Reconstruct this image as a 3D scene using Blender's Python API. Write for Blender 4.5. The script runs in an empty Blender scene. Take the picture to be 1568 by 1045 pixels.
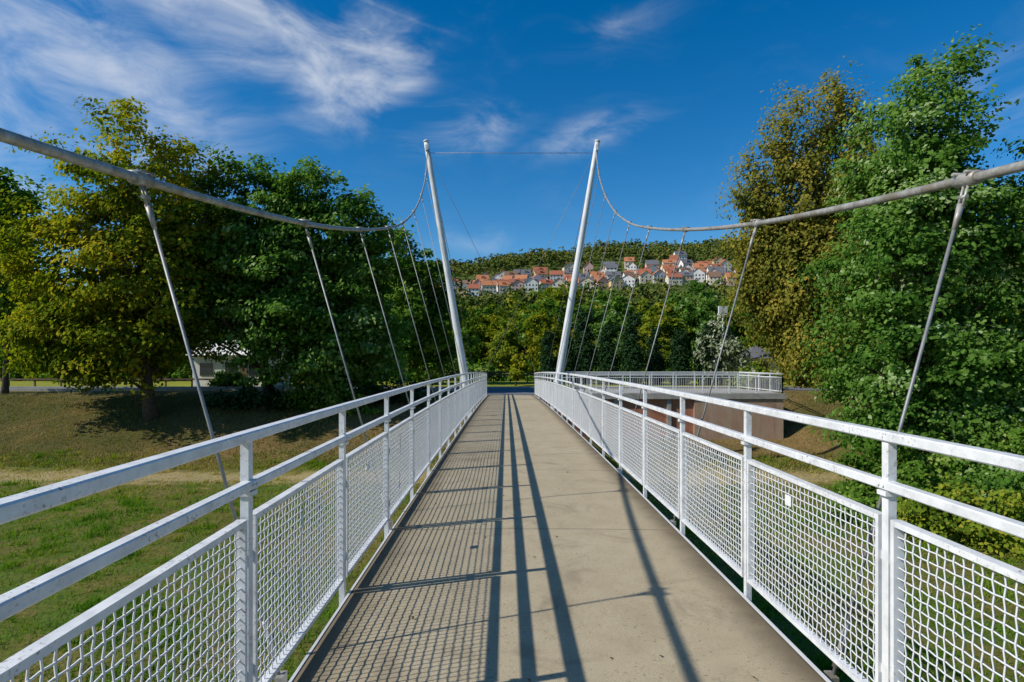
import bpy, math, random
import numpy as np
from mathutils import Vector
random.seed(7)
R = np.random.default_rng(11)
scene = bpy.context.scene
COL = scene.collection
SUN = np.array((-1.5,-.45,1.28)); SUN/=np.linalg.norm(SUN)

# ------------------------------------------------------------ helpers
def mesh_np(name, V, F, mats=(), tint=None, smooth=False, midx=None):
    V = np.asarray(V, dtype=np.float32); F = np.asarray(F, dtype=np.int32)
    k = F.shape[1]
    me = bpy.data.meshes.new(name)
    me.vertices.add(len(V)); me.vertices.foreach_set('co', V.ravel())
    me.loops.add(F.size); me.loops.foreach_set('vertex_index', F.ravel())
    me.polygons.add(len(F))
    me.polygons.foreach_set('loop_start', np.arange(0, F.size, k, dtype=np.int32))
    me.polygons.foreach_set('loop_total', np.full(len(F), k, dtype=np.int32))
    for m in mats: me.materials.append(m)
    if midx is not None: me.polygons.foreach_set('material_index', np.asarray(midx, dtype=np.int32))
    if smooth: me.polygons.foreach_set('use_smooth', np.ones(len(F), dtype=bool))
    me.update(calc_edges=True)
    if tint is not None:
        a = me.attributes.new('tint', 'FLOAT', 'FACE')
        a.data.foreach_set('value', np.asarray(tint, dtype=np.float32))
    return me

def obj(name, me, parent=None):
    o = bpy.data.objects.new(name, me); COL.objects.link(o)
    if parent: o.parent = parent
    return o

def empty(name):
    return obj(name, None)

class MB:
    def __init__(s): s.v=[]; s.f=[]; s.m=[]; s.sm=[]
    def face(s, idx, m=0, sm=False): s.f.append(idx); s.m.append(m); s.sm.append(sm)
    def box(s, x0,x1,y0,y1,z0,z1, m=0):
        b=len(s.v)
        s.v += [(x0,y0,z0),(x1,y0,z0),(x1,y1,z0),(x0,y1,z0),(x0,y0,z1),(x1,y0,z1),(x1,y1,z1),(x0,y1,z1)]
        for q in ((0,3,2,1),(4,5,6,7),(0,1,5,4),(1,2,6,5),(2,3,7,6),(3,0,4,7)):
            s.face([b+i for i in q], m)
    def tube(s, pts, rad, n=8, m=0, cap=True):
        pts=[Vector(p) for p in pts]
        if not hasattr(rad,'__len__'): rad=[rad]*len(pts)
        b=len(s.v)
        for i,p in enumerate(pts):
            a=pts[max(i-1,0)]; c=pts[min(i+1,len(pts)-1)]
            d=(c-a).normalized()
            up=Vector((0,0,1)) if abs(d.z)<.95 else Vector((0,1,0))
            u=d.cross(up).normalized(); w=u.cross(d).normalized()
            for k in range(n):
                t=2*math.pi*k/n
                s.v.append(tuple(p+(u*math.cos(t)+w*math.sin(t))*rad[i]))
        for i in range(len(pts)-1):
            for k in range(n):
                k2=(k+1)%n
                s.face([b+i*n+k,b+i*n+k2,b+(i+1)*n+k2,b+(i+1)*n+k],m,True)
        if cap:
            s.face([b+k for k in range(n)][::-1],m)
            e=b+(len(pts)-1)*n
            s.face([e+k for k in range(n)],m)
    def sweep(s, pts, hw, hh, ch=0.0, m=0):
        b=len(s.v); c=ch
        prof=[(-hw+c,-hh),(hw-c,-hh),(hw,-hh+c),(hw,hh-c),(hw-c,hh),(-hw+c,hh),(-hw,hh-c),(-hw,-hh+c)] if ch>0 else [(-hw,-hh),(hw,-hh),(hw,hh),(-hw,hh)]
        n=len(prof)
        pts=[Vector(p) for p in pts]
        for i,p in enumerate(pts):
            d=(pts[min(i+1,len(pts)-1)]-pts[max(i-1,0)]).normalized()
            up=Vector((0,0,1)) if abs(d.z)<.95 else Vector((0,1,0))
            u=d.cross(up).normalized(); w=u.cross(d).normalized()
            for a,h in prof: s.v.append(tuple(p+u*a+w*h))
        for i in range(len(pts)-1):
            for k in range(n):
                k2=(k+1)%n
                s.face([b+i*n+k,b+i*n+k2,b+(i+1)*n+k2,b+(i+1)*n+k],m)
        s.face([b+k for k in range(n)][::-1],m)
        e=b+(len(pts)-1)*n
        s.face([e+k for k in range(n)],m)
    def make(s, name, mats, parent=None):
        me=bpy.data.meshes.new(name); me.from_pydata(s.v,[],s.f)
        for m in mats: me.materials.append(m)
        me.polygons.foreach_set('material_index', s.m)
        me.polygons.foreach_set('use_smooth', s.sm)
        me.update()
        return obj(name, me, parent)

# ------------------------------------------------------------ materials
def newmat(name):
    m=bpy.data.materials.new(name); m.use_nodes=True
    nt=m.node_tree; nt.nodes.clear()
    out=nt.nodes.new('ShaderNodeOutputMaterial')
    return m,nt,out
def N(nt,t,**kw):
    n=nt.nodes.new(t)
    for k,v in kw.items(): setattr(n,k,v)
    return n
def ramp(nt, stops, interp='LINEAR'):
    r=N(nt,'ShaderNodeValToRGB'); cr=r.color_ramp; cr.interpolation=interp
    while len(cr.elements)<len(stops): cr.elements.new(.5)
    for e,(p,c) in zip(cr.elements,stops):
        e.position=p; e.color=(*c,1) if len(c)==3 else c
    return r
def noise(nt, vec, scale, detail=4, rough=.55, dist=0):
    n=N(nt,'ShaderNodeTexNoise'); n.inputs['Scale'].default_value=scale
    n.inputs['Detail'].default_value=detail; n.inputs['Roughness'].default_value=rough
    n.inputs['Distortion'].default_value=dist
    if vec is not None: nt.links.new(vec,n.inputs['Vector'])
    return n
def mixc(nt, fac, a, b, mode='MIX'):
    m=N(nt,'ShaderNodeMix',data_type='RGBA',blend_type=mode)
    for s,v in ((m.inputs[0],fac),(m.inputs[6],a),(m.inputs[7],b)):
        if hasattr(v,'is_output'): nt.links.new(v,s)
        else: s.default_value = v if not isinstance(v,tuple) else (*v,1)[:4]
    return m.outputs[2]
def math_(nt, op, a, b=None, clamp=False):
    m=N(nt,'ShaderNodeMath',operation=op); m.use_clamp=clamp
    for s,v in ((m.inputs[0],a),(m.inputs[1],b)):
        if v is None: continue
        if hasattr(v,'is_output'): nt.links.new(v,s)
        else: s.default_value=v
    return m.outputs[0]
def mrange(nt, v, a,b,c=0.0,d=1.0, smooth=True):
    m=N(nt,'ShaderNodeMapRange'); m.interpolation_type='SMOOTHSTEP' if smooth else 'LINEAR'
    nt.links.new(v,m.inputs[0])
    for i,x in enumerate((a,b,c,d)): m.inputs[i+1].default_value=x
    return m.outputs[0]
def pos(nt):
    g=N(nt,'ShaderNodeNewGeometry'); return g.outputs['Position']
def principled(nt,out,col,rough=.6,metal=0,spec=.5,bump=None,bstr=.3,bdist=.01):
    p=N(nt,'ShaderNodeBsdfPrincipled')
    if hasattr(col,'is_output'): nt.links.new(col,p.inputs['Base Color'])
    else: p.inputs['Base Color'].default_value=(*col,1)
    if hasattr(rough,'is_output'): nt.links.new(rough,p.inputs['Roughness'])
    else: p.inputs['Roughness'].default_value=rough
    p.inputs['Metallic'].default_value=metal
    p.inputs['Specular IOR Level'].default_value=spec
    if bump is not None:
        b=N(nt,'ShaderNodeBump'); b.inputs['Strength'].default_value=bstr; b.inputs['Distance'].default_value=bdist
        nt.links.new(bump,b.inputs['Height']); nt.links.new(b.outputs[0],p.inputs['Normal'])
    nt.links.new(p.outputs[0],out.inputs[0]); return p

def simple(name,col,rough=.7,metal=0,var=.25,scale=3.0,spec=.4):
    m,nt,out=newmat(name); P=pos(nt)
    n=noise(nt,P,scale,4,.6)
    dark=tuple(c*(1-var) for c in col); lite=tuple(min(c*(1+var*.5),1) for c in col)
    r=ramp(nt,[(.3,dark),(.7,lite)]); nt.links.new(n.outputs[0],r.inputs[0])
    principled(nt,out,r.outputs[0],rough,metal,spec,n.outputs[0],.15,.02)
    return m

def white_paint():
    m,nt,out=newmat('painted_steel_white'); P=pos(nt)
    n1=noise(nt,P,9,4,.65); n2=noise(nt,P,60,4,.7); n3=noise(nt,P,2.6,3,.6)
    base=ramp(nt,[(.3,(.54,.55,.55)),(.6,(.72,.725,.72))]); nt.links.new(n1.outputs[0],base.inputs[0])
    f=mrange(nt,n2.outputs[0],.55,.67)
    f2=mrange(nt,n3.outputs[0],.38,.58)
    ff=math_(nt,'MULTIPLY',f,f2)
    ff=math_(nt,'MULTIPLY',ff,.85)
    c=mixc(nt,ff,base.outputs[0],(.20,.16,.12))
    principled(nt,out,c,.42,0,.5,n2.outputs[0],.08,.004)
    return m
M_white=white_paint()
def wire_mat():
    m,nt,out=newmat('wire_paint')
    principled(nt,out,(.66,.665,.66),.5); return m
M_wire=wire_mat()

def galv():
    m,nt,out=newmat('cable_steel'); P=pos(nt)
    n1=noise(nt,P,25,5,.6); n2=noise(nt,P,4,4,.6)
    r=ramp(nt,[(.3,(.24,.23,.20)),(.7,(.46,.44,.40))]); nt.links.new(n1.outputs[0],r.inputs[0])
    c=mixc(nt,mrange(nt,n2.outputs[0],.45,.65,0,.7),r.outputs[0],(.18,.14,.08))
    principled(nt,out,c,.5,.3,.5,n1.outputs[0],.2,.004)
    return m
M_cable=galv()
M_hang=simple('hanger_steel',(.24,.24,.23),.5,.3,.3,12)
M_pylon=simple('pylon_paint',(.60,.61,.61),.4,0,.18,1.5)

def deck_mat():
    m,nt,out=newmat('deck_coating'); P=pos(nt)
    big=noise(nt,P,.55,4,.6,.3); mid=noise(nt,P,4,6,.65); fine=noise(nt,P,150,3,.75); sp=noise(nt,P,42,4,.6)
    r=ramp(nt,[(.28,(.34,.275,.17)),(.5,(.445,.37,.24)),(.75,(.53,.45,.31))])
    s=math_(nt,'ADD',math_(nt,'MULTIPLY',big.outputs[0],.5),math_(nt,'MULTIPLY',mid.outputs[0],.5))
    nt.links.new(s,r.inputs[0])
    c=mixc(nt,mrange(nt,fine.outputs[0],.35,.65,.0,.55),r.outputs[0],(.22,.175,.11))
    c=mixc(nt,mrange(nt,sp.outputs[0],.60,.70,0,.65),c,(.13,.105,.07))
    st=noise(nt,P,1.3,6,.7,1.5)
    c=mixc(nt,mrange(nt,st.outputs[0],.52,.68,0,.5),c,(.20,.155,.10))
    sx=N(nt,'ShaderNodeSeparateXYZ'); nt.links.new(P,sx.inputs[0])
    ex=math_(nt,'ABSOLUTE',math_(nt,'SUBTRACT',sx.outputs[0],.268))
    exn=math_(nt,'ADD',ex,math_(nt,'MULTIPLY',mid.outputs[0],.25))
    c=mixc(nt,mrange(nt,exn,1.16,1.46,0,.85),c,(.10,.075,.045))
    mo=math_(nt,'PINGPONG',math_(nt,'ADD',sx.outputs[1],math_(nt,'ADD',.45,math_(nt,'MULTIPLY',mid.outputs[0],.01))),1.5)
    c=mixc(nt,mrange(nt,mo,0.004,.016,.6,0),c,(.09,.07,.05))
    principled(nt,out,c,.85,0,.25,fine.outputs[0],.4,.004)
    return m
M_deck=deck_mat()

def concrete(name,a,b,rust=0.0):
    m,nt,out=newmat(name); P=pos(nt)
    n1=noise(nt,P,1.6,6,.65); n2=noise(nt,P,14,4,.6)
    mp=N(nt,'ShaderNodeMapping'); mp.inputs['Scale'].default_value=(2.5,2.5,.3); nt.links.new(P,mp.inputs[0])
    st=noise(nt,mp.outputs[0],1.5,5,.6)
    r=ramp(nt,[(.3,a),(.7,b)]); nt.links.new(n1.outputs[0],r.inputs[0])
    c=mixc(nt,mrange(nt,st.outputs[0],.5,.75,0,.45),r.outputs[0],tuple(x*.45 for x in a))
    if rust: c=mixc(nt,mrange(nt,st.outputs[0],.3,.55,0,rust),c,(.38,.14,.075))
    principled(nt,out,c,.85,0,.3,n2.outputs[0],.3,.01)
    return m
M_conc=concrete('concrete',(.28,.26,.22),(.40,.38,.34))
M_wallrust=concrete('weathered_wall',(.38,.18,.11),(.46,.26,.17),.85)
M_wallbeige=concrete('beige_wall',(.36,.26,.18),(.44,.34,.24),.25)
M_asphalt=simple('asphalt',(.15,.155,.17),.85,0,.3,2.0,.2)
M_wood=simple('weathered_wood',(.16,.10,.06),.8,0,.4,8)
M_bark=simple('bark',(.10,.075,.05),.9,0,.5,6,.1)

def leafmat(name, stops, trans=.42):
    m,nt,out=newmat(name)
    at=N(nt,'ShaderNodeAttribute',attribute_name='tint')
    r=ramp(nt,stops); nt.links.new(at.outputs['Fac'],r.inputs[0])
    d=N(nt,'ShaderNodeBsdfDiffuse'); nt.links.new(r.outputs[0],d.inputs[0])
    t=N(nt,'ShaderNodeBsdfTranslucent')
    tc=mixc(nt,1.0,r.outputs[0],(1.35,1.4,.55),'MULTIPLY'); nt.links.new(tc,t.inputs[0])
    mx=N(nt,'ShaderNodeMixShader'); mx.inputs[0].default_value=trans
    nt.links.new(d.outputs[0],mx.inputs[1]); nt.links.new(t.outputs[0],mx.inputs[2])
    nt.links.new(mx.outputs[0],out.inputs[0])
    return m
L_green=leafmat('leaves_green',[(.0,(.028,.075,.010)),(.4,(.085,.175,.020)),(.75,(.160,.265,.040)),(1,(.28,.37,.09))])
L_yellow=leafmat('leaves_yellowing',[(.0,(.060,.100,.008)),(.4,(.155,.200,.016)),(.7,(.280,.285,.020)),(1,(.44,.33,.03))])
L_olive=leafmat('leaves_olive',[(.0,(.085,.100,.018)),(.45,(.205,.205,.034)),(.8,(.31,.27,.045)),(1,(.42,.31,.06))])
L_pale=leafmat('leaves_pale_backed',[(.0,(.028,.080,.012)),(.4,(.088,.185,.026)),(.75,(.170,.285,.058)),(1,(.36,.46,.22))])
L_row=leafmat('leaves_park',[(.0,(.052,.092,.010)),(.4,(.125,.190,.018)),(.75,(.23,.265,.026)),(1,(.36,.31,.04))],.32)
L_con=leafmat('needles',[(.0,(.008,.026,.010)),(.6,(.026,.062,.022)),(1,(.05,.09,.035))],.1)
L_silver=leafmat('leaves_silver',[(.0,(.11,.14,.07)),(.6,(.28,.32,.20)),(1,(.48,.50,.36))],.2)
L_hill=leafmat('leaves_hill',[(.0,(.036,.066,.018)),(.45,(.085,.120,.026)),(.8,(.16,.17,.036)),(1,(.28,.20,.045))],.1)
L_grass=leafmat('grass_blades',[(.0,(.055,.150,.010)),(.3,(.110,.225,.014)),(.5,(.185,.235,.026)),(.75,(.31,.26,.075)),(1,(.44,.34,.14))],.35)
L_bank=leafmat('bank_grass_blades',[(.0,(.06,.10,.014)),(.4,(.15,.14,.03)),(.75,(.28,.19,.07)),(1,(.40,.28,.12))],.3)

# ------------------------------------------------------------ terrain
def sstep(a,b,x):
    t=np.clip((x-a)/(b-a),0,1); return t*t*(3-2*t)
def hgt(x,y):
    x=np.asarray(x,float); y=np.asarray(y,float)
    wall=sstep(1.2,2.2,x)*(1-sstep(15.6,18.5,x))
    z=-3.2+2.88*sstep(28+3.2*wall,39,y)+2.88*sstep(-30,-42,y)
    z=z+(.10*np.sin(x*.21+1)*np.sin(y*.27)+.05*np.sin(x*.7+y*.5))*(1-sstep(26,33,y)*.9)
    ridge=np.clip(124+.07*x,95,165)
    prof=np.interp(y,[0,150,300,450,500,600,720,900,2500],[0,0,.03,.41,.51,.76,1.0,.95,.6])
    z=z+ridge*prof*(1+.03*np.sin(x*.013)+.015*np.sin(x*.05+1))
    return z
xs=np.unique(np.concatenate([np.linspace(-3000,-200,30),np.linspace(-200,-45,40),np.linspace(-45,45,150),np.linspace(45,200,40),np.linspace(200,3000,30)]))
ys=np.unique(np.concatenate([np.linspace(-600,-45,25),np.linspace(-45,60,190),np.linspace(60,200,40),np.linspace(200,800,80),np.linspace(800,3000,20)]))
X,Y=np.meshgrid(xs,ys); Z=hgt(X,Y)
V=np.stack([X.ravel(),Y.ravel(),Z.ravel()],1)
nx=len(xs); ny=len(ys)
i,j=np.meshgrid(np.arange(nx-1),np.arange(ny-1)); a=(j*nx+i).ravel()
F=np.stack([a,a+1,a+nx+1,a+nx],1)
def ground_mat():
    m,nt,out=newmat('meadow_ground'); P=pos(nt)
    n0=noise(nt,P,.12,3,.6,.4); n1=noise(nt,P,.9,5,.65); n2=noise(nt,P,9,5,.7)
    s=math_(nt,'ADD',math_(nt,'MULTIPLY',n0.outputs[0],.5),math_(nt,'MULTIPLY',n1.outputs[0],.5))
    r=ramp(nt,[(.3,(.055,.125,.012)),(.43,(.095,.145,.018)),(.51,(.165,.145,.035)),(.66,(.25,.19,.075))]); nt.links.new(s,r.inputs[0])
    sx=N(nt,'ShaderNodeSeparateXYZ'); nt.links.new(P,sx.inputs[0]); y=sx.outputs[1]
    yn=math_(nt,'ADD',y,math_(nt,'MULTIPLY',math_(nt,'SUBTRACT',n1.outputs[0],.5),5))
    dry=math_(nt,'MULTIPLY',mrange(nt,yn,27,31),mrange(nt,yn,38,42,1,0))
    dryc=mixc(nt,mrange(nt,n0.outputs[0],.4,.6),(.085,.075,.025),(.23,.145,.06))
    c=mixc(nt,math_(nt,'MULTIPLY',dry,.85),r.outputs[0],dryc)
    hay=math_(nt,'MULTIPLY',mrange(nt,yn,22.6,24.4),mrange(nt,yn,25.4,27.0,1,0))
    c=mixc(nt,math_(nt,'MULTIPLY',hay,.9),c,(.44,.34,.16))
    lawn=math_(nt,'MULTIPLY',mrange(nt,y,43,46),mrange(nt,y,62,70,1,0))
    c=mixc(nt,math_(nt,'MULTIPLY',lawn,.85),c,(.30,.31,.03))
    c=mixc(nt,mrange(nt,n2.outputs[0],.42,.66,0,.55),c,(.035,.045,.010))
    c=mixc(nt,mrange(nt,y,120,200,0,.8),c,(.055,.085,.018))
    principled(nt,out,c,.95,0,.1,n2.outputs[0],.8,.10)
    return m
obj('ground',mesh_np('ground',V,F,[ground_mat()],smooth=True))

# ------------------------------------------------------------ grass blades
def blades(name,n,x,y,h,w,mat,tint):
    z=hgt(x,y)
    ang=R.uniform(0,2*np.pi,n); lean=R.normal(0,.5,(n,2))*h[:,None]
    lean+=np.array([.25,.15])*h[:,None]
    dx=np.cos(ang)*w; dy=np.sin(ang)*w
    V=np.empty((n,3,3),np.float32)
    V[:,0]=np.stack([x-dx,y-dy,z-.02],1); V[:,1]=np.stack([x+dx,y+dy,z-.02],1)
    V[:,2]=np.stack([x+lean[:,0],y+lean[:,1],z+h],1)
    F=np.arange(3*n).reshape(n,3)
    return obj(name,mesh_np(name,V.reshape(-1,3),F,[mat],tint))
def vn(x,y,s=0):
    return (np.sin(x*.55+1.3*np.sin(y*.4+s)+s)+np.sin(y*.62+1.1*np.sin(x*.37-s)+2*s)+.6*np.sin(x*1.9+y*1.3+s)+.5*np.sin(y*2.3-x*.9+1.7*np.sin(x*.8)))/3
n=260000
u=R.uniform(0,1,n); y=3+27*u**1.2; half=np.minimum(4+y*1.0,34)
x=R.uniform(-1,1,n)*half
tx_=R.uniform(-34,34,2600); ty_=3+27*R.random(2600)**1.1
m_=R.random(n)<.35; ti=R.integers(0,2600,n)
x=np.where(m_,tx_[ti]+R.normal(0,.13,n),x); y=np.where(m_,ty_[ti]+R.normal(0,.13,n),y)
cl=vn(x,y,1); c2=np.sin(x*3.1+np.sin(y*2.3)*2)*np.sin(y*3.3+np.sin(x*1.9)*2)
h=(.04+.06*R.random(n))*(1+.6*c2+.5*cl)*(1+.8*(R.random(n)>.97))*np.where(m_,1.7,1)
h=np.clip(h,.02,.32)*(1-.6*np.exp(-((y-25-.4*cl)/1.0)**2))
k=m_|(R.random(n)<np.clip(.58+.5*cl+.35*c2,.12,1))
tint=np.clip(R.normal(.40,.15,n)-.42*cl-.14*c2+.026*(y-13)-.10*m_+.55*np.exp(-((y-25-.4*cl)/.9)**2),0,1)
blades('meadow_grass',int(k.sum()),x[k],y[k],h[k],(.006+.0007*y)[k],L_grass,tint[k])
n=80000
y=R.uniform(27,38.6,n); x=R.uniform(-42,42,n); k=~((x>-1.6)&(x<15.8)&(y>31.5)); x=x[k];y=y[k];n=len(x)
hh=(.07+.16*R.random(n)**2)*(1-.7*sstep(36,38.5,y))
blades('bank_grass',n,x,y,hh,.02+0*x,L_bank,np.clip(R.normal(.48,.2,n)+.5*vn(x,y,3),0,1))

# ------------------------------------------------------------ foliage
def leaf_cards(c, nrm, size, droop=0.0):
    n=len(c)
    nrm=nrm/np.linalg.norm(nrm,axis=1,keepdims=True)
    r=R.normal(size=(n,3)); r[:,2]-=droop
    t=r-nrm*np.sum(r*nrm,1,keepdims=True); t/=np.linalg.norm(t,axis=1,keepdims=True)
    b=np.cross(nrm,t); s=size[:,None]
    V=np.empty((n,4,3),np.float32)
    V[:,0]=c-t*s*.55; V[:,1]=c+b*s*.38+nrm*s*.08-t*s*.08; V[:,2]=c+t*s*.6; V[:,3]=c-b*s*.38+nrm*s*.08-t*s*.08
    return V.reshape(-1,3), np.arange(4*n).reshape(n,4)

def crown(lobes, nclump, per, clump_r, leaf, droop=.4, vert=.6, shell=.45, sunb=.7, elong=1.0):
    lobes=np.array(lobes,float)
    w=(lobes[:,3]*lobes[:,5]+lobes[:,3]*lobes[:,4]); w/=w.sum()
    li=R.choice(len(lobes),nclump,p=w); L=lobes[li]
    d=R.normal(size=(nclump,3)); d/=np.linalg.norm(d,axis=1,keepdims=True)
    rad=(shell+(1-shell)*R.random(nclump)**.6)*(1+R.normal(0,.10,nclump))
    lump=1+.12*np.sin(d[:,0]*5+li)*np.sin(d[:,2]*6+li*2)+.07*np.sin(d[:,1]*9)
    cc=L[:,:3]+d*L[:,3:6]*(rad*lump)[:,None]
    cr=clump_r*(.5+1.0*R.random(nclump))
    ctint=R.normal(0,.15,nclump)+.17*(np.sin(cc[:,0]*.9+li)*np.sin(cc[:,2]*.8+cc[:,1]*.5))
    ci=np.repeat(np.arange(nclump),per); n=len(ci)
    q=R.normal(size=(n,3)); q/=np.linalg.norm(q,axis=1,keepdims=True)
    q*=(R.random(n)**.5)[:,None]; q[:,2]*=vert
    ax=d*np.array([1,1,.3])+R.normal(0,.3,(nclump,3)); ax/=np.linalg.norm(ax,axis=1,keepdims=True)
    along=np.sum(q*ax[ci],1,keepdims=True)
    p=cc[ci]+(q+ax[ci]*along*.5*elong)*cr[ci][:,None]
    p[:,2]-=.3*cr[ci]*np.hypot(q[:,0],q[:,1])
    out=(p-L[ci][:,:3])/L[ci][:,3:6]; out/=np.linalg.norm(out,axis=1,keepdims=True)+1e-6
    nrm=out*.5+q*.6+R.normal(size=(n,3))*.48+SUN*sunb; nrm[:,2]+=.1
    sz=leaf*(.6+.8*R.random(n))
    V,F=leaf_cards(p,nrm,sz,droop)
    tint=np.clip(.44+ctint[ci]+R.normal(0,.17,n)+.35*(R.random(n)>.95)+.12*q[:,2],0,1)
    return V,F,tint,cc

def wood(base, top, r0, targets, nb, seed):
    rr=random.Random(seed); mb=MB()
    base=Vector(base); top=Vector(top)
    pts=[];rs=[]
    k=9
    for i in range(k+1):
        t=i/k; p=base.lerp(top,t)
        p.x+=math.sin(t*5+seed)*r0*.7; p.y+=math.cos(t*4+seed)*r0*.6
        pts.append(p); rs.append(r0*(1.0-.94*t)*(1.35 if i==0 else 1))
    mb.tube(pts,rs,9)
    for b in range(nb):
        tg=Vector(targets[rr.randrange(len(targets))])
        zf=(tg.z-base.z)/(top.z-base.z)
        t=max(.12,min(.92,zf*rr.uniform(.45,.8)))
        i0=t*k; ia=int(i0); s=pts[ia].lerp(pts[min(ia+1,k)],i0-ia)
        rad=rs[ia]*rr.uniform(.3,.5)
        m=s.lerp(tg,.5); m.z+=(tg-s).length*.08; m.x+=rr.uniform(-.3,.3)
        q=[s,s.lerp(m,.5)+Vector((rr.uniform(-.1,.1),rr.uniform(-.1,.1),.1)),m,m.lerp(tg,.5)+Vector((0,0,rr.uniform(0,.2))),tg]
        mb.tube(q,[rad,rad*.8,rad*.55,rad*.35,rad*.12],5)
    return mb

def tree(name, base, lobes, nclump, per, clump_r, leaf, mat, tr=.3, top=None, nb=45, seed=1, **kw):
    V,F,t,cc=crown(lobes,nclump,per,clump_r,leaf,**kw)
    e=empty(name)
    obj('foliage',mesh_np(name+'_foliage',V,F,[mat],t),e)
    lo=np.array(lobes); zt=(lo[:,2]+lo[:,5]).max(); ii=np.argmax(lo[:,2]+lo[:,5])
    if top is None: top=(lo[ii,0],lo[ii,1],zt-lo[ii,5]*.7)
    wood(base,top,tr,cc,nb,seed).make('trunk_and_limbs',[M_bark],e)
    return e

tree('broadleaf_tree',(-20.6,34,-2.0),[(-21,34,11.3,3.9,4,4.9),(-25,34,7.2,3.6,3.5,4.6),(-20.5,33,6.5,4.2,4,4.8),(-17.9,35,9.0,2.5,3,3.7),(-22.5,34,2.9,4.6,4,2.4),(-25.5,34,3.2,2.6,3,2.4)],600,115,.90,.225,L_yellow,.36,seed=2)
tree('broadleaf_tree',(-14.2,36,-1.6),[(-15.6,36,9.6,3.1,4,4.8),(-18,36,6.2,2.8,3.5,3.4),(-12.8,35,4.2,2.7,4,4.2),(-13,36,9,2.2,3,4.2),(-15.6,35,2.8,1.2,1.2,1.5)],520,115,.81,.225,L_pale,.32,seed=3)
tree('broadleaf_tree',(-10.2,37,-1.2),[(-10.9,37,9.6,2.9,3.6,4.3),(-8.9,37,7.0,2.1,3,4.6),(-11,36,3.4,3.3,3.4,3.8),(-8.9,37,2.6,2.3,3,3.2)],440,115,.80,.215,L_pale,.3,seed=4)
tree('broadleaf_tree',(-32.2,38,-1.0),[(-32.5,38,10.6,2.6,2.8,3.8),(-32,38,6.4,2.4,2.5,2.8),(-35,38,9,3,3,4.5)],230,100,.9,.24,L_green,.2,seed=5)
tree('broadleaf_tree',(-8.0,52,-.4),[(-8.6,52,6.6,2.5,3,6.2),(-6.0,53,4.8,2.0,2.5,4.6)],240,80,.95,.31,L_green,.25,seed=6)
tree('broadleaf_tree',(16.6,24.5,-3.3),[(17.9,24.5,12.2,1.5,1.5,3.0),(16.5,24.5,10.2,2.3,2.4,2.9),(17.4,24.5,8.5,2.7,2.6,3.0),(15.6,24,5.7,2.6,3,3.4),(18.6,25,5.6,2.6,3,4.2),(16.4,24,1.6,3.3,3,3.0),(19.2,24,.6,2.4,2.8,2.6),(16.8,24,-1.0,3.0,2.6,1.4)],680,125,.72,.16,L_pale,.34,seed=7,elong=1.6)
tree('broadleaf_tree',(21.8,24,-3.1),[(22.3,24,6.4,2.8,3,4.6),(21.5,23,1,3,3,3.2)],280,110,.82,.17,L_green,.3,seed=8)
tree('willow_tree',(22.5,45,-.4),[(25.3,45,15.6,2.3,3,7.6),(21.4,45,14.2,2.2,3,7.0),(18.5,45,12.2,1.4,2,5.8),(22.8,45,7.6,4.3,4,6),(24,44,3.0,3.6,3.5,3.4),(20.0,45,8.5,1.8,2.5,3.6)],800,120,.92,.235,L_olive,.4,seed=9,droop=1.6,vert=1.5)
tree('willow_tree',(30.5,47,-.4),[(30.5,47,11,3.5,3.5,7.5),(31,47,4,4.5,4,4)],220,80,1.0,.32,L_olive,.4,seed=10,droop=1.6,vert=1.4)
tree('young_tree',(.8,48,-.32),[(.8,48,1.6,.75,.7,1.0),(1.0,48,.9,.9,.8,.6)],40,60,.35,.19,L_yellow,.06,nb=10,seed=12)
tree('silver_leaved_tree',(18.2,50,-.32),[(18.2,50,3.3,1.1,1.1,1.9),(17.2,50,2.2,1.1,1.1,1.8),(19.3,50,1.8,1.2,1.1,1.7)],110,70,.5,.24,L_silver,.12,nb=16,seed=13,droop=1.5,vert=1.3)
def shrub(name,b,rx,ry,rz,nc,per,cr,leaf,mat,seed):
    x,y=b; z=float(hgt(x,y))
    lobes=[(x,y,z+rz*.55,rx,ry,rz*.75),(x+rx*.6,y-.2,z+rz*.35,rx*.6,ry*.6,rz*.6),(x-rx*.55,y+.2,z+rz*.35,rx*.6,ry*.6,rz*.5)]
    return tree(name,(x,y,z-.1),lobes,nc,per,cr,leaf,mat,.05,(x,y,z+rz*.8),14,seed,shell=.25)
shrub('bush',(12.6,15.6),1.7,1.3,1.2,100,70,.42,.12,L_row,21)
shrub('bush',(15.3,16.5),1.9,1.5,2.1,110,70,.45,.13,L_pale,22)
shrub('bush',(11.0,17.8),1.2,1.0,.7,50,60,.35,.11,L_green,23)
shrub('bush',(14.0,20.5),2.2,1.5,1.9,90,70,.5,.15,L_green,24)
shrub('bush',(20.0,20),2.6,2,2.8,120,80,.6,.16,L_green,25)
shrub('bush',(24,38),3,2,2.6,90,60,.7,.24,L_green,26)
shrub('bush',(17.5,41),1.5,1.3,1.3,50,50,.5,.2,L_row,28)
shrub('bush',(-15,35.2),2.6,1.3,1.0,60,60,.5,.18,L_con,31)
shrub('bush',(-10.5,35.0),2.6,1.3,1.1,60,60,.5,.18,L_green,32)
shrub('bush',(-6.6,36.0),1.9,1.2,1.2,50,60,.5,.18,L_con,33)

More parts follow.
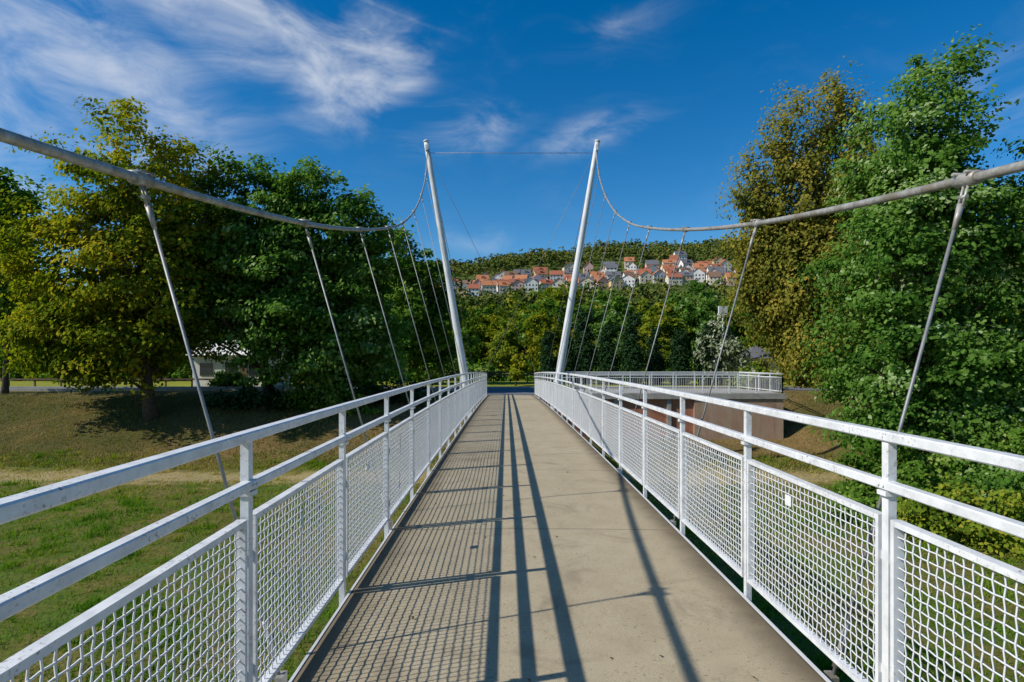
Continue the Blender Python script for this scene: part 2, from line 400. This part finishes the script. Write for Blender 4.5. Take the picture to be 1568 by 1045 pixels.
belt=empty('distant_trees')
protos=[]
for s in range(6):
    a=s*1.3
    lobes=[(math.cos(a)*.8,math.sin(a)*.8,6.6,2.3,2.3,3.2),(math.cos(a+2)*1.5,math.sin(a+2)*1.5,4.6,2.1,2.1,2.7),(math.cos(a+4)*1.5,math.sin(a+4)*1.5,4.0,2.2,2.2,2.8),(0,0,2.6,2.4,2.4,1.7)]
    V,F,t,cc=crown(lobes,160,55,.72,.36,sunb=.3)
    fm=mesh_np('belt_foliage',V,F,[(L_row,L_green,L_pale,L_row,L_yellow,L_green)[s]],t)
    wb=wood((0,0,-.3),(0,0,8.6),.2,cc,16,s); wo=wb.make('tmp',[M_bark]); wm=wo.data; bpy.data.objects.remove(wo)
    protos.append((fm,wm))
rr=random.Random(5)
def belt_tree(x,y,h,k=None):
    fm,wm=protos[rr.randrange(6) if k is None else k]
    e=empty('belt_tree'); e.parent=belt; e.location=(x,y,float(hgt(x,y)))
    sc=h/9.6; e.scale=(sc*rr.uniform(.85,1.2),sc*rr.uniform(.85,1.2),sc); e.rotation_euler[2]=rr.uniform(0,6.28)
    obj('foliage',fm,e); obj('trunk',wm,e)
for row,(yy,step) in enumerate(((66,4.8),(76,5.4),(92,6.5),(110,8))):
    x=-60*yy/66
    while x<62*yy/66:
        px=775+903*x/yy
        tgt=466+8*math.sin(px*.02)+rr.uniform(-10,14)-4*row
        h=(555-tgt)*yy/903+1.9
        if row==0: h*=rr.uniform(.5,.85)
        belt_tree(x+rr.uniform(-1,1),yy+rr.uniform(-3,3),h)
        x+=step*rr.uniform(.75,1.2)
belt_tree(24.5,76,12.4,2); belt_tree(21.5,78,10.8,3)
V,F,t,cc=crown([(x,61+R.uniform(-2,2),.4,2.2,1.4,1.3) for x in np.arange(-55,60,2.6)],900,40,.6,.32,shell=.2)
obj('hedge',mesh_np('hedge',V,F,[L_green],t))
V,F,t,cc=crown([(0,0,3.4,.5,.5,3.0),(0,0,1.8,.7,.7,1.8)],150,60,.30,.18,droop=-1.5,vert=1.6,sunb=.1)
cm=mesh_np('conifer_foliage',V,F,[L_con],t)
for px,top,d in ((838,500,51),(895,468,52),(930,492,51),(968,474,50),(1002,496,52),(1040,500,50),(1083,490,50),(870,510,53)):
    x=(px-775)/903*d; h=(555-top)*d/903+1.95
    e=empty('conifer_tree'); e.location=(x,d,-.33); e.scale=(h/6.6*rr.uniform(1.0,1.35),)*2+(h/6.4,)
    obj('foliage',cm,e)
    mb=MB(); mb.tube([(0,0,-.2),(0,0,3),(0,0,6)],[.12,.08,.02],6); mb.make('trunk',[M_bark],e)

# ------------------------------------------------------------ hill: houses and woods
def col_mat(name,c,rough=.8): return simple(name,c,rough,0,.15,.3,.2)
wallm=[col_mat('render_white',(.72,.70,.66)),col_mat('render_cream',(.62,.54,.40)),col_mat('render_yellow',(.58,.44,.22)),col_mat('render_pink',(.60,.38,.32)),col_mat('render_grey',(.45,.45,.45))]
roofm=[col_mat('roof_tile_orange',(.44,.18,.085)),col_mat('roof_tile_red',(.34,.12,.065)),col_mat('roof_tile_brown',(.20,.12,.08)),col_mat('roof_slate',(.14,.14,.15))]
M_glass=simple('window_glass',(.03,.035,.045),.15,0,.2,1,.6)
M_frame=simple('window_frame',(.7,.7,.68),.5)
hr=random.Random(3)
spots=[]
def house(x,y,w,dp,hh,rh,wm,rm,gable,rot):
    z=float(hgt(x,y))-1.5; hh+=1.5
    e=empty('town_house'); e.location=(x,y,z); e.rotation_euler[2]=rot
    b=MB(); b.box(-w/2,w/2,-dp/2,dp/2,0,hh)
    base=len(b.v)
    if gable:
        b.v+=[(-w/2,-dp/2,hh+.01),(w/2,-dp/2,hh+.01),(0,-dp/2,hh+rh),(-w/2,dp/2,hh+.01),(w/2,dp/2,hh+.01),(0,dp/2,hh+rh)]
    else:
        b.v+=[(-w/2,-dp/2,hh+.01),(-w/2,dp/2,hh+.01),(-w/2,0,hh+rh),(w/2,-dp/2,hh+.01),(w/2,dp/2,hh+.01),(w/2,0,hh+rh)]
    b.face([base,base+1,base+2]); b.face([base+3,base+5,base+4])
    b.make('walls',[wm],e)
    r=MB(); o=.5; th=.25; q=rh/((w if gable else dp)/2)
    def slab(sgn):
        bb=len(r.v)
        if gable:
            A=[(0,-dp/2-o,hh+rh),(0,dp/2+o,hh+rh),(sgn*(w/2+o),dp/2+o,hh-o*q),(sgn*(w/2+o),-dp/2-o,hh-o*q)]
        else:
            A=[(-w/2-o,0,hh+rh),(w/2+o,0,hh+rh),(w/2+o,sgn*(dp/2+o),hh-o*q),(-w/2-o,sgn*(dp/2+o),hh-o*q)]
        r.v+=[(p[0],p[1],p[2]+.03) for p in A]+[(p[0],p[1],p[2]+.03+th) for p in A]
        for f in ((0,3,2,1),(4,5,6,7),(0,1,5,4),(1,2,6,5),(2,3,7,6),(3,0,4,7)): r.face([bb+k for k in f])
    slab(1); slab(-1)
    cx=hr.uniform(-w*.25,w*.25)
    r.box(cx-.4,cx+.4,.6,1.3,hh+rh*.5,hh+rh+1.0)
    if not gable and hr.random()<.6:
        r.box(-1.4,1.4,-dp/2+.6,-dp/2+3,hh+.3,hh+rh*.75)
    r.make('roof',[rm],e)
    g=MB(); ns=max(2,int((hh-1.5)/2.8)); nw=max(2,int(w/2.6))
    for s in range(ns):
        for k in range(nw):
            wx=-w/2+(k+.5)*w/nw; wz=1.5+1.0+s*2.8
            if wz+1.5>hh: continue
            g.box(wx-.65,wx+.65,-dp/2-.06,-dp/2+.02,wz-.1,wz+1.5,1)
            g.box(wx-.52,wx+.52,-dp/2-.09,-dp/2-.04,wz,wz+1.4,0)
    g.make('windows',[M_glass,M_frame],e)
    d=MB(); d.box(-.5,.5,-dp/2-.12,-dp/2-.1,1.3,3.4); d.make('door',[M_wood],e)
    spots.append((x,y))
def hrow(y0,xa,xb,step,prob,big=0):
    x=xa
    while x<xb:
        if hr.random()<prob:
            w=hr.uniform(7.5,12.5)+big; gb=hr.random()<.35
            wm=hr.choices(wallm,[6,3,1.3,1,1.3])[0]; rm=hr.choices(roofm,[5,4,2.5,2.5])[0]
            house(x,y0+hr.uniform(-3,3)+.02*x,w,hr.uniform(8,9.5),hr.uniform(5,6.8)+big,hr.uniform(3.2,4.6),wm,rm,gb,hr.uniform(-.25,.25))
        x+=step*hr.uniform(.9,1.2)
hrow(476,-60,215,11,.93)
hrow(491,-60,215,11.5,.93)
hrow(507,-60,215,12,.88)
hrow(524,-60,215,13.5,.8)
hrow(541,-20,215,16,.65)
hrow(560,60,210,20,.5)
hrow(582,120,200,26,.4)
hrow(535,-125,-65,16,.5)
cl=[]
rg=np.random.default_rng(4)
while len(cl)<2500:
    x=rg.uniform(-220,340); yv=rg.uniform(380,790)
    town=(470<yv<592) and (-66<x<235)
    r=rg.uniform(3.6,7.6)
    if 435<yv<=470 and -66<x<235: r=rg.uniform(1.8,2.8)
    if town:
        r=rg.uniform(1.8,3.8)
        if yv<530 and rg.random()<.6: continue
        if any(abs(x-a)<7+r*.4 and -9-r<yv-b<6 for a,b in spots): continue
    z=float(hgt(x,yv))
    cl.append((x,yv,z+r*.75,r,r,r*rg.uniform(.9,1.3)))
V,F,t,cc=crown(cl,25000,9,1.7,2.0,shell=.65)
obj('hill_woods',mesh_np('hill_woods',V,F,[L_hill],t))

# ------------------------------------------------------------ road, path, fence, buildings
mb=MB(); mb.box(-140,140,40.0,43.4,-.6,-.27,0); mb.make('road',[M_asphalt])
mb=MB(); mb.box(-140,-1.3,39.8,39.99,-.6,-.17,0); mb.box(-140,140,43.41,43.6,-.6,-.17,0); mb.make('kerb',[M_conc])
mb=MB()
mb.box(-1.25,1.8,34.12,39.79,-3.2,-.262,0)
mb.make('path',[M_asphalt])
mb=MB()
for k in range(9):
    x=-6+k*1.6; mb.box(x-.06,x+.06,55.9,56.02,-.35,.75)
mb.box(-6.1,6.9,55.84,55.9,.35,.5); mb.box(-6.1,6.9,55.84,55.9,.60,.74)
mb.make('wooden_fence',[M_wood])
mb=MB()
for k in range(26):
    x=-62+k*2.0; mb.box(x-.05,x+.05,45.0,45.1,-.35,.45)
mb.box(-62.1,-11.9,44.95,45.0,.25,.38)
mb.make('wooden_fence',[M_wood])
e=empty('abutment_platform')
mb=MB()
mb.box(1.95,15.6,33.35,39.7,-3.4,-.47,1)
mb.box(1.85,15.75,33.15,39.78,-.45,-.14,0)
for x0 in (3.2,6.2,9.2): mb.box(x0-.12,x0+.12,33.25,33.34,-3.3,-.48,0)
mb.box(10.6,15.62,33.22,33.34,-3.3,-.48,2)
mb.make('walls',[M_conc,M_wallrust,M_wallbeige],e)
def rail_line(name,pts,zt,parent=None,h=1.1):
    mb=MB()
    for (xa,ya),(xb,yb) in zip(pts[:-1],pts[1:]):
        L=math.hypot(xb-xa,yb-ya); n=max(1,round(L/1.5))
        for k in range(n+1):
            x=xa+(xb-xa)*k/n; y=ya+(yb-ya)*k/n
            mb.box(x-.025,x+.025,y-.025,y+.025,zt,zt+h-.04)
        for z,t in ((h,.03),(h-.2,.022),(.12,.018)):
            mb.sweep([(xa,ya,zt+z),(xb,yb,zt+z)],t,t)
        nb=int(L/.13)
        for k in range(nb):
            x=xa+(xb-xa)*(k+.5)/nb; y=ya+(yb-ya)*(k+.5)/nb
            mb.box(x-.0045,x+.0045,y-.0045,y+.0045,zt+.13,zt+h-.22)
    return mb.make(name,[M_wire],parent)
rail_line('platform_railing',[(2.1,33.3),(15.6,33.3),(15.6,39.5)],-.14)
rail_line('platform_railing',[(4,39.5),(15.5,39.5)],-.14)

def white_building():
    e=empty('white_building'); e.location=(-22.0,49.5,-.35)
    b=MB(); b.box(-3,3,-2.5,2.5,0,2.5); b.make('walls',[wallm[0]],e)
    r=MB(); s=len(r.v); r.v+=[(-3.4,-2.9,2.52),(3.4,-2.9,2.52),(3.4,2.9,2.52),(-3.4,2.9,2.52),(-3.4,0,3.8),(3.4,0,3.8)]
    for f in ((0,1,5,4),(2,3,4,5),(0,4,3),(1,2,5),(0,3,2,1)): r.face([s+k for k in f])
    r.make('roof',[wallm[0]],e)
    g=MB()
    for k in (-1.9,.1,2.0): g.box(k-.5,k+.5,-2.55,-2.5,.9,1.9)
    g.make('windows',[M_glass],e)
    d=MB(); d.box(.8,1.4,-2.54,-2.5,.05,2.0); d.make('door',[M_wood],e)
white_building()
shrub('bush',(-20.8,44.3),1.2,.8,1.1,50,60,.4,.2,L_green,35)
e=empty('pavilion'); e.location=(24.5,58,-.33)
b=MB(); b.box(-1.6,1.6,-1.6,1.6,0,2.3); b.make('walls',[wallm[0]],e)
b=MB(); b.v+=[(-2,-2,2.31),(2,-2,2.31),(2,2,2.31),(-2,2,2.31),(0,0,3.6)]
for f in ((0,1,4),(1,2,4),(2,3,4),(3,0,4),(0,3,2,1)): b.face(list(f))
b.make('roof',[roofm[3]],e)
b=MB(); b.box(-.5,.5,-1.66,-1.6,.05,2.0); b.make('door',[M_wood],e)
mb=MB(); mb.tube([(20.2,55,-.4),(20.2,55,6.0)],[.10,.07],8); mb.sweep([(19.75,55,6.1),(20.65,55,6.1)],.12,.08); mb.box(19.8,20.15,54.85,55.1,6.2,6.85); mb.box(20.25,20.6,54.85,55.1,6.2,6.85)
mb.make('floodlight_mast',[M_pylon])

# ------------------------------------------------------------ footbridge
CX=.268
def zc(y): return .0106*y-.00056*y*y
posts=[2.56+1.5*k for k in range(-10,22)]
Y0,Y1=posts[0],posts[-1]
bridge=empty('suspension_footbridge')
ysd=np.arange(Y0-.3,34.12,.5); ysd=np.append(ysd,34.11)
mb=MB(); hw=1.335
for yv in ysd:
    z=zc(yv)
    mb.v+=[(CX-hw,yv,z-.006),(CX-hw+.02,yv,z),(CX-.4,yv,z+.012),(CX+.4,yv,z+.012),(CX+hw-.02,yv,z),(CX+hw,yv,z-.006),(CX+hw,yv,z-.14),(CX-hw,yv,z-.14)]
for k in range(len(ysd)-1):
    for q in range(8):
        q2=(q+1)%8; mb.face([k*8+q,(k+1)*8+q,(k+1)*8+q2,k*8+q2],0)
mb.make('deck',[M_deck],bridge)
mb=MB()
for s in (-1,1):
    mb.sweep([(CX+s*1.30,yv,zc(yv)-.30) for yv in ysd],.05,.15)
    mb.sweep([(CX+s*(hw+.012),yv,zc(yv)-.07) for yv in ysd],.008,.07)
for p in posts[::2]:
    z=zc(p)
    mb.box(CX-1.5,CX+1.5,p+.55,p+.65,z-.3,z-.16)
mb.make('girders',[M_pylon],bridge)

def railing(sgn):
    e=empty('bridge_railing'); xr=CX+sgn*1.395
    mb=MB(); yy=[Y0-.3]+posts+[Y1+.05]
    mb.sweep([(xr,y,zc(y)+1.275) for y in yy],.030,.022,.006)
    mb.sweep([(xr-sgn*.012,y,zc(y)+1.065) for y in yy],.024,.020,.005)
    mb.make('handrails',[M_white],e)
    mb=MB()
    for p in posts:
        z=zc(p)
        mb.box(xr-.018,xr+.018,p-.022,p+.022,z-.22,z+1.252)
        mb.box(xr-.035,xr+.035,p-.030,p+.030,z+1.02,z+1.04)
        for q in (-.016,.016):
            mb.tube([(xr-sgn*.036,p+q,z+1.065),(xr-sgn*.043,p+q,z+1.065)],.007,6)
        mb.box(xr-sgn*.06-.008,xr-sgn*.06+.045,p-.05,p+.05,z-.2,z-.02)
    mb.make('posts',[M_white],e)
    mb=MB()
    for a,b in zip(posts[:-1],posts[1:]):
        for q,s2 in ((a,1),(b,-1)):
            yq=q+s2*.052; z=zc(yq)
            mb.box(xr-.022,xr+.022,min(yq-.011,yq+.011),max(yq-.011,yq+.011),z+.09,z+.925)
            for hz in (.25,.75):
                mb.box(xr-.008,xr+.008,min(q+s2*.02,yq),max(q+s2*.02,yq),z+hz-.02,z+hz+.02)
        pa,pb=a+.064,b-.064
        mb.sweep([(xr,pa,zc(pa)+.912),(xr,pb,zc(pb)+.912)],.021,.0125)
        mb.sweep([(xr,pa,zc(pa)+.103),(xr,pb,zc(pb)+.103)],.021,.0125)
    mb.make('panel_frames',[M_white],e)
    VV=[];FF=[];off=0; r=.0025
    ncol=31; nrow=18
    cs=np.array([(-r,-r),(r,-r),(r,r),(-r,r)])
    for a,b in zip(posts[:-1],posts[1:]):
        if a<-6: continue
        y0,y1=a+.062,b-.062
        ygr=np.linspace(y0,y1,ncol+1); zgr=np.linspace(.115,.90,nrow+1)
        bulge=R.normal(0,.006)
        for kind in (0,1):
            if kind==0: I=np.arange(1,ncol); J=np.arange(0,nrow+1)
            else: I=np.arange(1,nrow); J=np.arange(0,ncol+1)
            ii,jj=np.meshgrid(I,J,indexing='ij')
            alt=.0028*np.where((ii+jj+kind)%2==0,1,-1)
            if kind==0:
                yy_=ygr[ii]+R.normal(0,.0015,(len(I),1))+R.normal(0,.0008,ii.shape); zz=zgr[jj]
                bl=np.sin(ii/ncol*np.pi)*np.sin(jj/nrow*np.pi)
            else:
                yy_=ygr[jj]; zz=zgr[ii]+R.normal(0,.0015,(len(I),1))+R.normal(0,.0008,ii.shape)
                bl=np.sin(jj/ncol*np.pi)*np.sin(ii/nrow*np.pi)
            zz=zz+zc(yy_)
            P=np.empty(ii.shape+(4,3))
            for k in range(4):
                P[...,k,0]=xr+alt+cs[k,0]+bulge*bl
                P[...,k,1]=yy_+(cs[k,1] if kind==0 else 0)
                P[...,k,2]=zz+(cs[k,1] if kind==1 else 0)
            nI,nJ=ii.shape
            VV.append(P.reshape(-1,3))
            bi,bj,bk=np.meshgrid(np.arange(nI),np.arange(nJ-1),np.arange(4),indexing='ij')
            A=(bi*nJ+bj)*4+bk; B=(bi*nJ+bj)*4+(bk+1)%4
            FF.append(off+np.stack([A,B,B+4,A+4],-1).reshape(-1,4)); off+=P.shape[0]*P.shape[1]*4
    obj('wire_mesh',mesh_np('wire_mesh',np.concatenate(VV),np.concatenate(FF),[M_wire]),e)
    return e,xr
rl,xl=railing(-1); rrl,xrr=railing(1)
M_st=simple('sticker',(.8,.8,.78),.5)
mb=MB(); mb.box(xl+.010,xl+.013,4.72,4.80,.74,.80); mb.make('sticker',[M_st],rl)
mb=MB(); mb.box(xrr-.013,xrr-.010,3.42,3.49,.78,.84); mb.make('sticker',[M_st],rrl)

Dn=[.16,3.16,6.16,9.16,12.16,15.16,18.16,21.16,24.16,27.0]
Zn=[2.28,2.60,3.07,3.68,4.39,5.20,6.26,7.62,9.30,11.35]
Hn=[2.13,2.215,2.36,2.53,2.70,2.92,3.10,3.30,3.55,3.86]
nodes=[(-2.84,2.13,2.09)]+list(zip(Dn,Zn,Hn))
mir=[(-5.68-d,z,h) for d,z,h in zip(Dn,Zn,Hn)]
allN=mir[::-1]+nodes
def cr(p0,p1,p2,p3,t):
    return tuple(.5*((2*b)+(-a+c)*t+(2*a-5*b+4*c-d)*t*t+(-a+3*b-3*c+d)*t**3) for a,b,c,d in zip(p0,p1,p2,p3))
for s,nm in ((-1,'left'),(1,'right')):
    P=[(CX-.01+s*h,d,z) for d,z,h in allN]
    pts=[]
    for k in range(len(P)-1):
        a=P[max(k-1,0)]; d=P[min(k+2,len(P)-1)]
        for t in range(6): pts.append(cr(a,P[k],P[k+1],d,t/6))
    pts.append(P[-1])
    mb=MB(); mb.tube(pts,.026,12)
    mb.make('main_cable',[M_cable],bridge)
    mb=MB(); mc=MB()
    for k,(x,y,z) in enumerate(P):
        if y<-10 or y>26 : continue
        foot=Vector((CX+s*1.475,y,zc(y)-.12)); top=Vector((x,y,z))
        dr=(foot-top).normalized()
        mb.tube([top+dr*.16,foot],.0095,8)
        tang=(Vector(P[min(k+1,len(P)-1)])-Vector(P[max(k-1,0)])).normalized()
        mc.tube([top-tang*.075,top-tang*.07,top+tang*.07,top+tang*.075],[.03,.038,.038,.03],12)
        for q in (-.045,.045):
            c=top+tang*q
            mc.tube([c+Vector((-.05,0,.033)),c+Vector((.05,0,.033))],.010,6)
        for oo in (-.016,.016):
            mc.tube([top+tang*oo+dr*.03,top+tang*oo+dr*.15],.008,6)
        mc.tube([top-tang*.03+dr*.10,top+tang*.03+dr*.10],.012,8)
        mc.tube([top+dr*.14,top+dr*.28],[.018,.012],8)
        mc.tube([foot-dr*.34,foot-dr*.08],[.012,.018],8)
        mc.box(foot.x-.02,foot.x+.02,y-.04,y+.04,foot.z-.08,foot.z+.04)
    mb.make('hangers',[M_hang],bridge)
    mc.make('cable_clamps',[M_cable],bridge)
    tx,ty,tz=P[-1]
    sl=.164*s
    bx=tx-sl*(tz+3.3)
    mb=MB(); n=12; pts=[];rs=[]
    for k in range(n+1):
        t=k/n; z=-3.3+(tz+.35+3.3)*t
        pts.append((bx+sl*(z+3.3),ty,z)); rs.append(.175-.065*max(0,(t-.35)/.65) if t>.35 else .175)
    mb.tube(pts,rs,18)
    tp=Vector(pts[-1]); mb.tube([tp,tp+Vector((sl*.06,0,.06)),tp+Vector((sl*.1,0,.1))],[.13,.13,.07],14)
    mb.box(tx-.05,tx+.05,ty-.34,ty+.34,tz-.12,tz+.12)
    mb.make('pylon',[M_pylon],bridge)
    mb=MB()
    mb.tube([(tx,ty,tz),(CX-s*1.9,34.4,.2)],.010,5)
    mb.tube([(tx,ty,tz),(CX+s*2.2,40,-.3)],.014,6)
    if s>0: mb.tube([(tx,ty,tz-.15),(CX-.01-Hn[-1],ty,tz-.15)],.012,5)
    mb.make('stay_cables',[M_hang],bridge)
mb=MB(); mb.box(-1.8,2.3,26.2,27.8,-3.5,-2.9); mb.make('pier_footing',[M_conc],bridge)

n=110; yv=R.uniform(2.2,16,n); xv=CX+R.uniform(-1.3,1.3,n)
c=np.stack([xv,yv,zc(yv)+.018],1); nr=np.stack([R.normal(0,.25,n),R.normal(0,.25,n),np.ones(n)],1)
V,F=leaf_cards(c,nr,.012+.02*R.random(n))
obj('fallen_leaves',mesh_np('fallen_leaves',V,F,[simple('dry_leaf',(.12,.075,.04),.8)]))

# ------------------------------------------------------------ light and sky
S=Vector(SUN)
sd=bpy.data.lights.new('sun','SUN'); sd.energy=5.0; sd.angle=math.radians(.5); sd.color=(1,.955,.88)
so=bpy.data.objects.new('sun',sd); COL.objects.link(so); so.rotation_euler=S.to_track_quat('Z','Y').to_euler()
w=bpy.data.worlds.new('World'); scene.world=w; w.use_nodes=True; nt=w.node_tree; nt.nodes.clear()
try: w.cycles.sampling_method='NONE'
except Exception: pass
out=N(nt,'ShaderNodeOutputWorld'); bg=N(nt,'ShaderNodeBackground'); bg.inputs[1].default_value=.11
sky=N(nt,'ShaderNodeTexSky'); sky.sky_type='NISHITA'; sky.sun_disc=False
sky.sun_elevation=math.asin(S.z); sky.sun_rotation=math.atan2(S.x,S.y)
sky.air_density=1.0; sky.dust_density=.3; sky.ozone_density=3.2; sky.altitude=400
hs=N(nt,'ShaderNodeHueSaturation'); hs.inputs['Saturation'].default_value=1.42; hs.inputs['Value'].default_value=1.12
nt.links.new(sky.outputs[0],hs.inputs['Color'])
tc=N(nt,'ShaderNodeTexCoord'); sx=N(nt,'ShaderNodeSeparateXYZ'); nt.links.new(tc.outputs['Generated'],sx.inputs[0])
az=math_(nt,'ARCTAN2',sx.outputs[0],sx.outputs[1]); el=math_(nt,'ARCSINE',sx.outputs[2])
cb=N(nt,'ShaderNodeCombineXYZ'); nt.links.new(az,cb.inputs[0]); nt.links.new(el,cb.inputs[1])
p=cb.outputs[0]
def patch(cx,cy,rx,ry,amp,rot=0.0):
    v=N(nt,'ShaderNodeVectorMath',operation='SUBTRACT'); nt.links.new(p,v.inputs[0]); v.inputs[1].default_value=(cx,cy,0)
    mp=N(nt,'ShaderNodeMapping'); mp.vector_type='TEXTURE'
    mp.inputs['Rotation'].default_value=(0,0,rot); mp.inputs['Scale'].default_value=(rx,ry,1)
    nt.links.new(v.outputs[0],mp.inputs[0])
    l=N(nt,'ShaderNodeVectorMath',operation='LENGTH'); nt.links.new(mp.outputs[0],l.inputs[0])
    return mrange(nt,l.outputs['Value'],0,1,amp,0)
tot=None
for a in ((-.25,.45,.20,.13,1.0,.35),(-.42,.49,.32,.14,.74,-.1),(-.66,.38,.42,.22,.78,-.25),(-.78,.26,.32,.16,.65,-.1),(-.08,.375,.19,.07,.60,.15),(.15,.365,.20,.05,.60,.2),(.70,.32,.20,.12,.50,.2),(-.05,.205,.15,.06,.44,0),(.20,.51,.20,.04,.35,.15),(-.2,.53,.20,.012,.45,-.22)):
    v=patch(*a); tot=v if tot is None else math_(nt,'MAXIMUM',tot,v)
mp=N(nt,'ShaderNodeMapping'); mp.inputs['Rotation'].default_value=(0,0,.30); mp.inputs['Scale'].default_value=(1.0,2.6,1)
nt.links.new(p,mp.inputs[0])
wv=noise(nt,p,3.0,2,.5)
wm_=N(nt,'ShaderNodeVectorMath',operation='MULTIPLY_ADD'); nt.links.new(wv.outputs['Color'],wm_.inputs[0]); wm_.inputs[1].default_value=(.45,.45,0); nt.links.new(mp.outputs[0],wm_.inputs[2])
n1=noise(nt,wm_.outputs[0],6.5,6,.60,.25); n2=noise(nt,wm_.outputs[0],3.0,2,.5,.2)
nn=math_(nt,'ADD',math_(nt,'MULTIPLY',n1.outputs[0],.65),math_(nt,'MULTIPLY',n2.outputs[0],.35))
dens=math_(nt,'MULTIPLY',mrange(nt,math_(nt,'ADD',nn,math_(nt,'MULTIPLY',tot,.22)),.48,.92,0,1),mrange(nt,tot,0,.6,.10,1))
dens=math_(nt,'MULTIPLY',dens,mrange(nt,sx.outputs[2],.05,.2,0,.85))
cl=mixc(nt,dens,hs.outputs[0],(6.9,7.25,7.8))
nt.links.new(cl,bg.inputs[0]); nt.links.new(bg.outputs[0],out.inputs[0])

# ------------------------------------------------------------ camera
cd=bpy.data.cameras.new('camera'); cam=bpy.data.objects.new('camera',cd); COL.objects.link(cam)
cam.location=(0,0,1.62); cam.rotation_euler=(math.radians(90),0,0)
cd.sensor_width=36; cd.lens=36*903/1568; cd.shift_x=9/1568; cd.shift_y=32.5/1568
cd.clip_start=.05; cd.clip_end=6000
scene.camera=cam
scene.view_settings.view_transform='Standard'; scene.view_settings.look='None'; scene.view_settings.exposure=0
